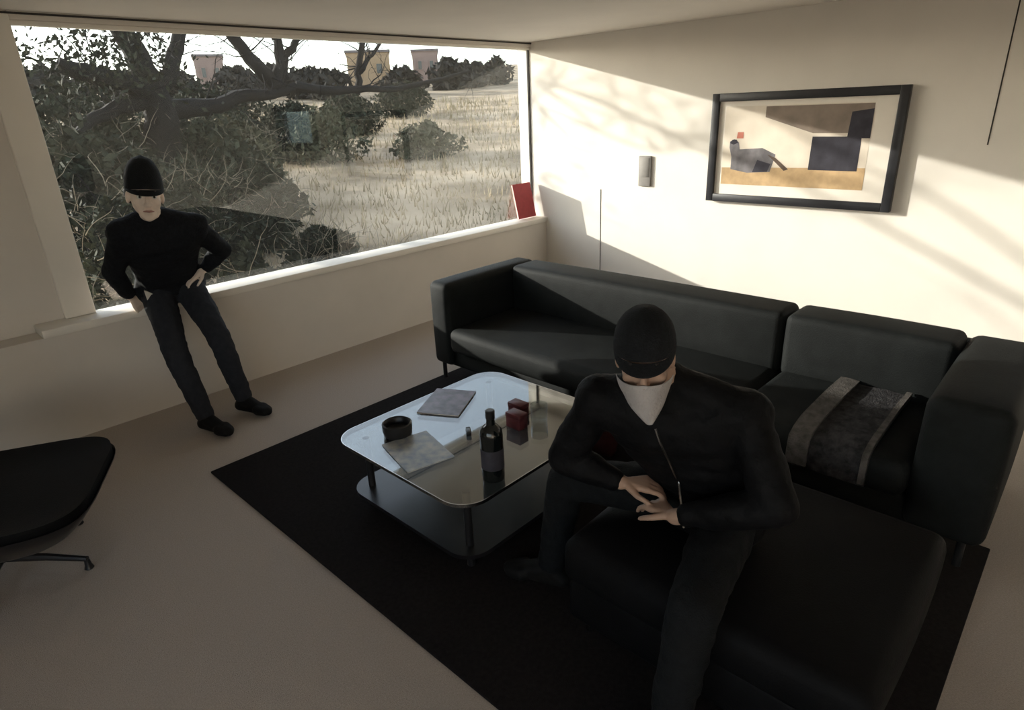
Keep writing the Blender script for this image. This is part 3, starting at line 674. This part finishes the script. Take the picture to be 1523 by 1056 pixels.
def shrub(label, x, y, rx, ry, h, n, leafm, seed, twn=60, group=None, name='garden_shrub', ls=(0.03, 0.07), stemm=None):
    rnd = random.Random(seed); z0 = gz(x, y); t = thing(name, label, 'shrub', (x, y, z0), group)
    lf, tw, st = MB(), MB(), MB()
    for k in range(5):
        a = rnd.uniform(0, 6.28); limb(st, (x+0.05*math.cos(a), y+0.05*math.sin(a), z0-0.02), (math.cos(a)*0.6, math.sin(a)*0.6, 1), h*0.8, 0.022, 0.008, 0.2, 6, rnd)
    for k in range(n):
        a = rnd.uniform(0, 6.283); u = rnd.random()**0.5; z = rnd.random(); pr = (math.sin(math.pi*min(1, 0.18+0.78*z)))**0.6
        lump = 0.75+0.5*noise.noise(Vector((math.cos(a)*2+seed, math.sin(a)*2, z*3)))
        p = Vector((x+rx*u*pr*lump*math.cos(a), y+ry*u*pr*lump*math.sin(a), z0+0.03+z*h*(0.85+0.3*noise.noise(Vector((a, seed, u)))))); leaf_quad(lf, p, rnd.uniform(*ls), rnd)
    for k in range(twn):
        a = rnd.uniform(0, 6.283); u = rnd.uniform(0.2, 0.9); p = (x+rx*u*math.cos(a), y+ry*u*math.sin(a), z0+h*rnd.uniform(0.2, 0.85))
        limb(tw, p, (rnd.uniform(-1,1), rnd.uniform(-1,1), rnd.uniform(-0.3,1)), rnd.uniform(0.2, 0.6), 0.0045, 0.0015, 0.35, 6, rnd)
    st.build('stems', M['bark'], t, True)['kind'] = 'stuff'
    lf.build('leaves', leafm, t)['kind'] = 'stuff'
    if twn: tw.build('dry_twigs', stemm or M['twig'], t)['kind'] = 'stuff'
    return t

# gnarled dark tree at the left, trunk behind the sitting man's head
def at(x, y, r):
    """point on the terrain-free view direction, in metres from the camera"""
    u = (x-761.5)/930; v = -(y-528)/930
    d = rgt*u + up*v + fwd; d = d/math.hypot(d.x, d.y); return Vector((0, 0, 1.85)) + d*r
b0_ = at(232, 240, 12); b0_.z = gz(b0_.x, b0_.y)
fork = at(228, 140, 12)
gnarly('old_tree', 'gnarled dark old tree with twisting limbs left of centre outside', tuple(b0_), [
    ('trunk', b0_ - Vector((0,0,0.1)), (b0_+fork)/2+Vector((0.15,0,0)), fork, 0.24, 0.16),
    ('limb', fork, at(215, 90, 12), at(165, 25, 12), 0.15, 0.10),
    ('limb', fork, at(170, 118, 11.6), at(85, 95, 11.3), 0.12, 0.07),
    ('limb', fork, at(262, 110, 12.3), at(270, 20, 12.6), 0.11, 0.06),
    ('limb', at(232, 165, 12), at(330, 160, 12.4), at(440, 128, 13), 0.12, 0.05),
    ('limb', at(415, 128, 12.9), at(375, 100, 12.8), at(340, 40, 12.6), 0.10, 0.06),
    ('limb', at(410, 128, 12.9), at(425, 75, 13), at(395, 30, 13), 0.07, 0.04),
    ('limb', at(415, 128, 13), at(425, 70, 13.1), at(455, 40, 13.3), 0.06, 0.035),
    ('limb', at(225, 150, 12), at(150, 160, 11.5), at(95, 215, 11), 0.09, 0.04),
    ('limb', at(440, 128, 13), at(560, 150, 13.6), at(700, 105, 14.5), 0.06, 0.02),
    ('limb', at(530, 140, 13.5), at(535, 90, 13.5), at(541, 30, 13.5), 0.05, 0.03),
    ('limb', at(532, 110, 13.5), at(552, 85, 13.5), at(575, 50, 13.6), 0.035, 0.015),
], 170, 3, leaf=M['leaf'], leafn=1700)
t0 = Vector((0.2, 9.6, 0.0))
gnarly('bare_tree', 'slender bare tree outside, hidden behind the window post but for its twigs', (0.2, 9.6, gz(0.2, 9.6)), [
    ('trunk', t0-Vector((0,0,0.2)), t0+Vector((0.1,0,1.6)), t0+Vector((0.3,-0.1,3.0)), 0.09, 0.05),
    ('limb', t0+Vector((0.25,-0.1,2.8)), (2.0, 9.4, 3.5), (3.4, 9.1, 3.25), 0.022, 0.006),
    ('limb', t0+Vector((0.3,-0.1,3.0)), (1.8, 9.3, 4.0), (3.3, 9.0, 3.7), 0.020, 0.006),
    ('limb', (1.2, 9.45, 3.35), (2.2, 9.2, 3.0), (3.2, 8.9, 2.95), 0.014, 0.005)], 75, 11, twl=(0.4, 0.9))
sh = [('low dark shrub with pale dry twigs beside the window post', 1.75, 6.5, 0.65, 0.5, 1.35, 'leaf'),
      ('dark shrub behind the sitting man, tangled with dry twigs', 2.3, 7.4, 0.8, 0.7, 1.55, 'leaf'),
      ('dark broad shrub under the limb of the gnarled tree', 3.3, 8.8, 1.0, 0.8, 1.5, 'leaf'),
      ('tall dark shrub at the far left of the garden', 2.5, 9.6, 1.1, 0.9, 1.9, 'leaf'),
      ('dark shrub left of the gnarled tree trunk', 3.3, 11.6, 1.1, 0.9, 2.1, 'leaf'),
      ('olive shrub in the middle of the garden slope', 5.6, 12.6, 1.2, 1.0, 1.6, 'leafy'),
      ('wide dark shrub beyond the gnarled tree', 6.4, 16.0, 1.8, 1.3, 2.1, 'leaf'),
      ('low olive shrub near the glass beside the sitting man', 2.55, 6.0, 0.45, 0.4, 0.75, 'leaf'),
      ('loose olive shrub on the slope right of centre', 9.4, 15.5, 1.5, 1.2, 1.4, 'leafy'),
      ('pale olive shrub low on the slope at right', 11.5, 14.0, 1.3, 1.1, 1.0, 'leafy')]
sh += [('lowest dark shrub in front of the glass right of the sitting man', 3.1, 6.1, 0.55, 0.42, 0.50, 'leaf'),
       ('low spreading dark shrub in front of the glass under the window middle', 4.1, 6.15, 0.6, 0.4, 0.36, 'leaf'),
       ('tall dark shrub between the tree trunk and the middle of the window', 4.5, 10.8, 1.1, 0.9, 1.75, 'leaf'),
       ('dark ragged shrub below the long limb of the gnarled tree', 4.2, 9.2, 0.9, 0.7, 1.25, 'leaf')]
for px, py, r, rx, h, lab in ((300, 215, 15, 1.1, 1.5, 'dark shrub in the field right of the gnarled trunk'), (380, 250, 11, 0.9, 1.0, 'knee-high dark shrub in the middle of the near field'),
        (350, 170, 22, 2.0, 1.8, 'dark thicket behind the gnarled tree'), (440, 190, 19, 1.5, 1.6, 'dark thicket right of the gnarled tree'), (520, 170, 24, 1.7, 1.5, 'dark thicket below the tan house'),
        (120, 200, 16, 2.0, 2.2, 'large dark thicket at the far left of the slope'), (600, 150, 30, 2.0, 1.4, 'dark thicket below the right pink house'), (470, 300, 8.6, 0.6, 0.6, 'small dark shrub standing alone on the near slope')):
    p = at(px, py, r); sh.append((lab, p.x, p.y, rx, rx*0.75, h, 'leaf'))
for i, (lab, x, y, rx, ry, h, lm) in enumerate(sh):
    shrub(lab, x, y, rx, ry, h, 3600 if i < 6 or i > 9 else 1700, M[lm], 20+i, 110 if i < 6 or i > 9 else 25, 'garden shrubs', ls=(0.03, 0.07) if y < 9 else (0.05, 0.11))
# dry grass scattered over the slope
q = MB(); rnd = random.Random(5)
for k in range(14000):
    r = 5.8+34*rnd.random()**1.6; a = math.radians(rnd.uniform(30, 82)); x, y = r*math.cos(a), r*math.sin(a)
    if y < 5.3: continue
    z = gz(x, y); h = rnd.uniform(0.05, 0.16)*(1+r*0.04); wd = 0.008*(1+r*0.08); c, s_ = math.cos(k), math.sin(k)
    dx, dy = rnd.uniform(-0.08, 0.08), rnd.uniform(-0.08, 0.08)
    q.add([(x-c*wd, y-s_*wd, z-0.01), (x+c*wd, y+s_*wd, z-0.01), (x+dx, y+dy, z+h)], [(0,1,2)])
tag(q.build('dry_grass', M['drygrass']), 'sparse dry grass growing over the garden slope', 'grass', kind='stuff')

# houses on the skyline
def house(name, label, px0, px1, ytop, r, wallm, depth=6.0):
    A, B = at(px0, ytop, r), at(px1, ytop, r); zt = (A.z+B.z)/2; d = (B-A); d.z = 0; W = d.length; ux = d.normalized(); uy = Vector((-ux.y, ux.x, 0))
    if uy.dot(A) < 0: uy = -uy
    zb = gz(A.x, A.y)-0.3; O = Vector((A.x, A.y, 0)); t = thing(name, label, 'house', (A.x, A.y, zb), 'houses on the skyline')
    def P(a, b, z): return tuple(O+ux*a+uy*b+Vector((0,0,z)))
    def bxl(nm, a0, a1, b0, b1, z0, z1, m, par):
        q = MB(); q.add([P(a0,b0,z0),P(a1,b0,z0),P(a1,b1,z0),P(a0,b1,z0),P(a0,b0,z1),P(a1,b0,z1),P(a1,b1,z1),P(a0,b1,z1)], [(0,3,2,1),(4,5,6,7),(0,1,5,4),(1,2,6,5),(2,3,7,6),(3,0,4,7)]); return q.build(nm, m, par)
    bxl('walls', 0, W, 0, depth, zb, zt, wallm, t)
    bxl('roof', -0.10, W+0.10, -0.10, depth+0.10, zt, zt+0.16, M['roof'], t)
    for f in (0.22, 0.68):
        wf = bxl('window', W*f-0.1, W*f+W*0.16, -0.06, 0.02, zt-1.5, zt-0.7, wallm, t); bxl('pane', W*f, W*f+W*0.13, -0.08, -0.05, zt-1.42, zt-0.78, M['dkwin'], wf)
house('house', 'tan house with flat roof on the skyline behind bare limbs', 514, 578, 78, 52, M['tan'])
house('house', 'pink house on the skyline left of the tan house', 286, 330, 84, 56, M['pinkw'])
house('house', 'pink house on the skyline right of the tan house', 612, 650, 76, 60, M['pinkw'])
ft = [(60, 95, 44), (130, 92, 46), (200, 96, 50), (255, 98, 48), (350, 96, 46), (400, 95, 50), (455, 97, 46), (490, 100, 44), (597, 98, 46), (665, 84, 50), (700, 90, 52), (735, 84, 54)]
for i, (px, py, r) in enumerate(ft):
    p = at(px, py, r); h = p.z - gz(p.x, p.y)
    shrub('bushy distant tree on the skyline, %s' % ('behind the tangled limbs at left', 'left of the gnarled trunk', 'directly behind the gnarled trunk', 'just right of the gnarled trunk', 'right of the left pink house', 'below the twisting middle limb', 'right of the twisting middle limb', 'touching the tan house on its left', 'touching the tan house on its right', 'beside the right pink house', 'second from the window corner', 'nearest the window corner')[i],
          p.x, p.y, 2.2, 1.6, max(1.2, h), 700, M['farleaf'], 60+i, 0, 'distant trees', 'distant_tree', (0.18, 0.38))
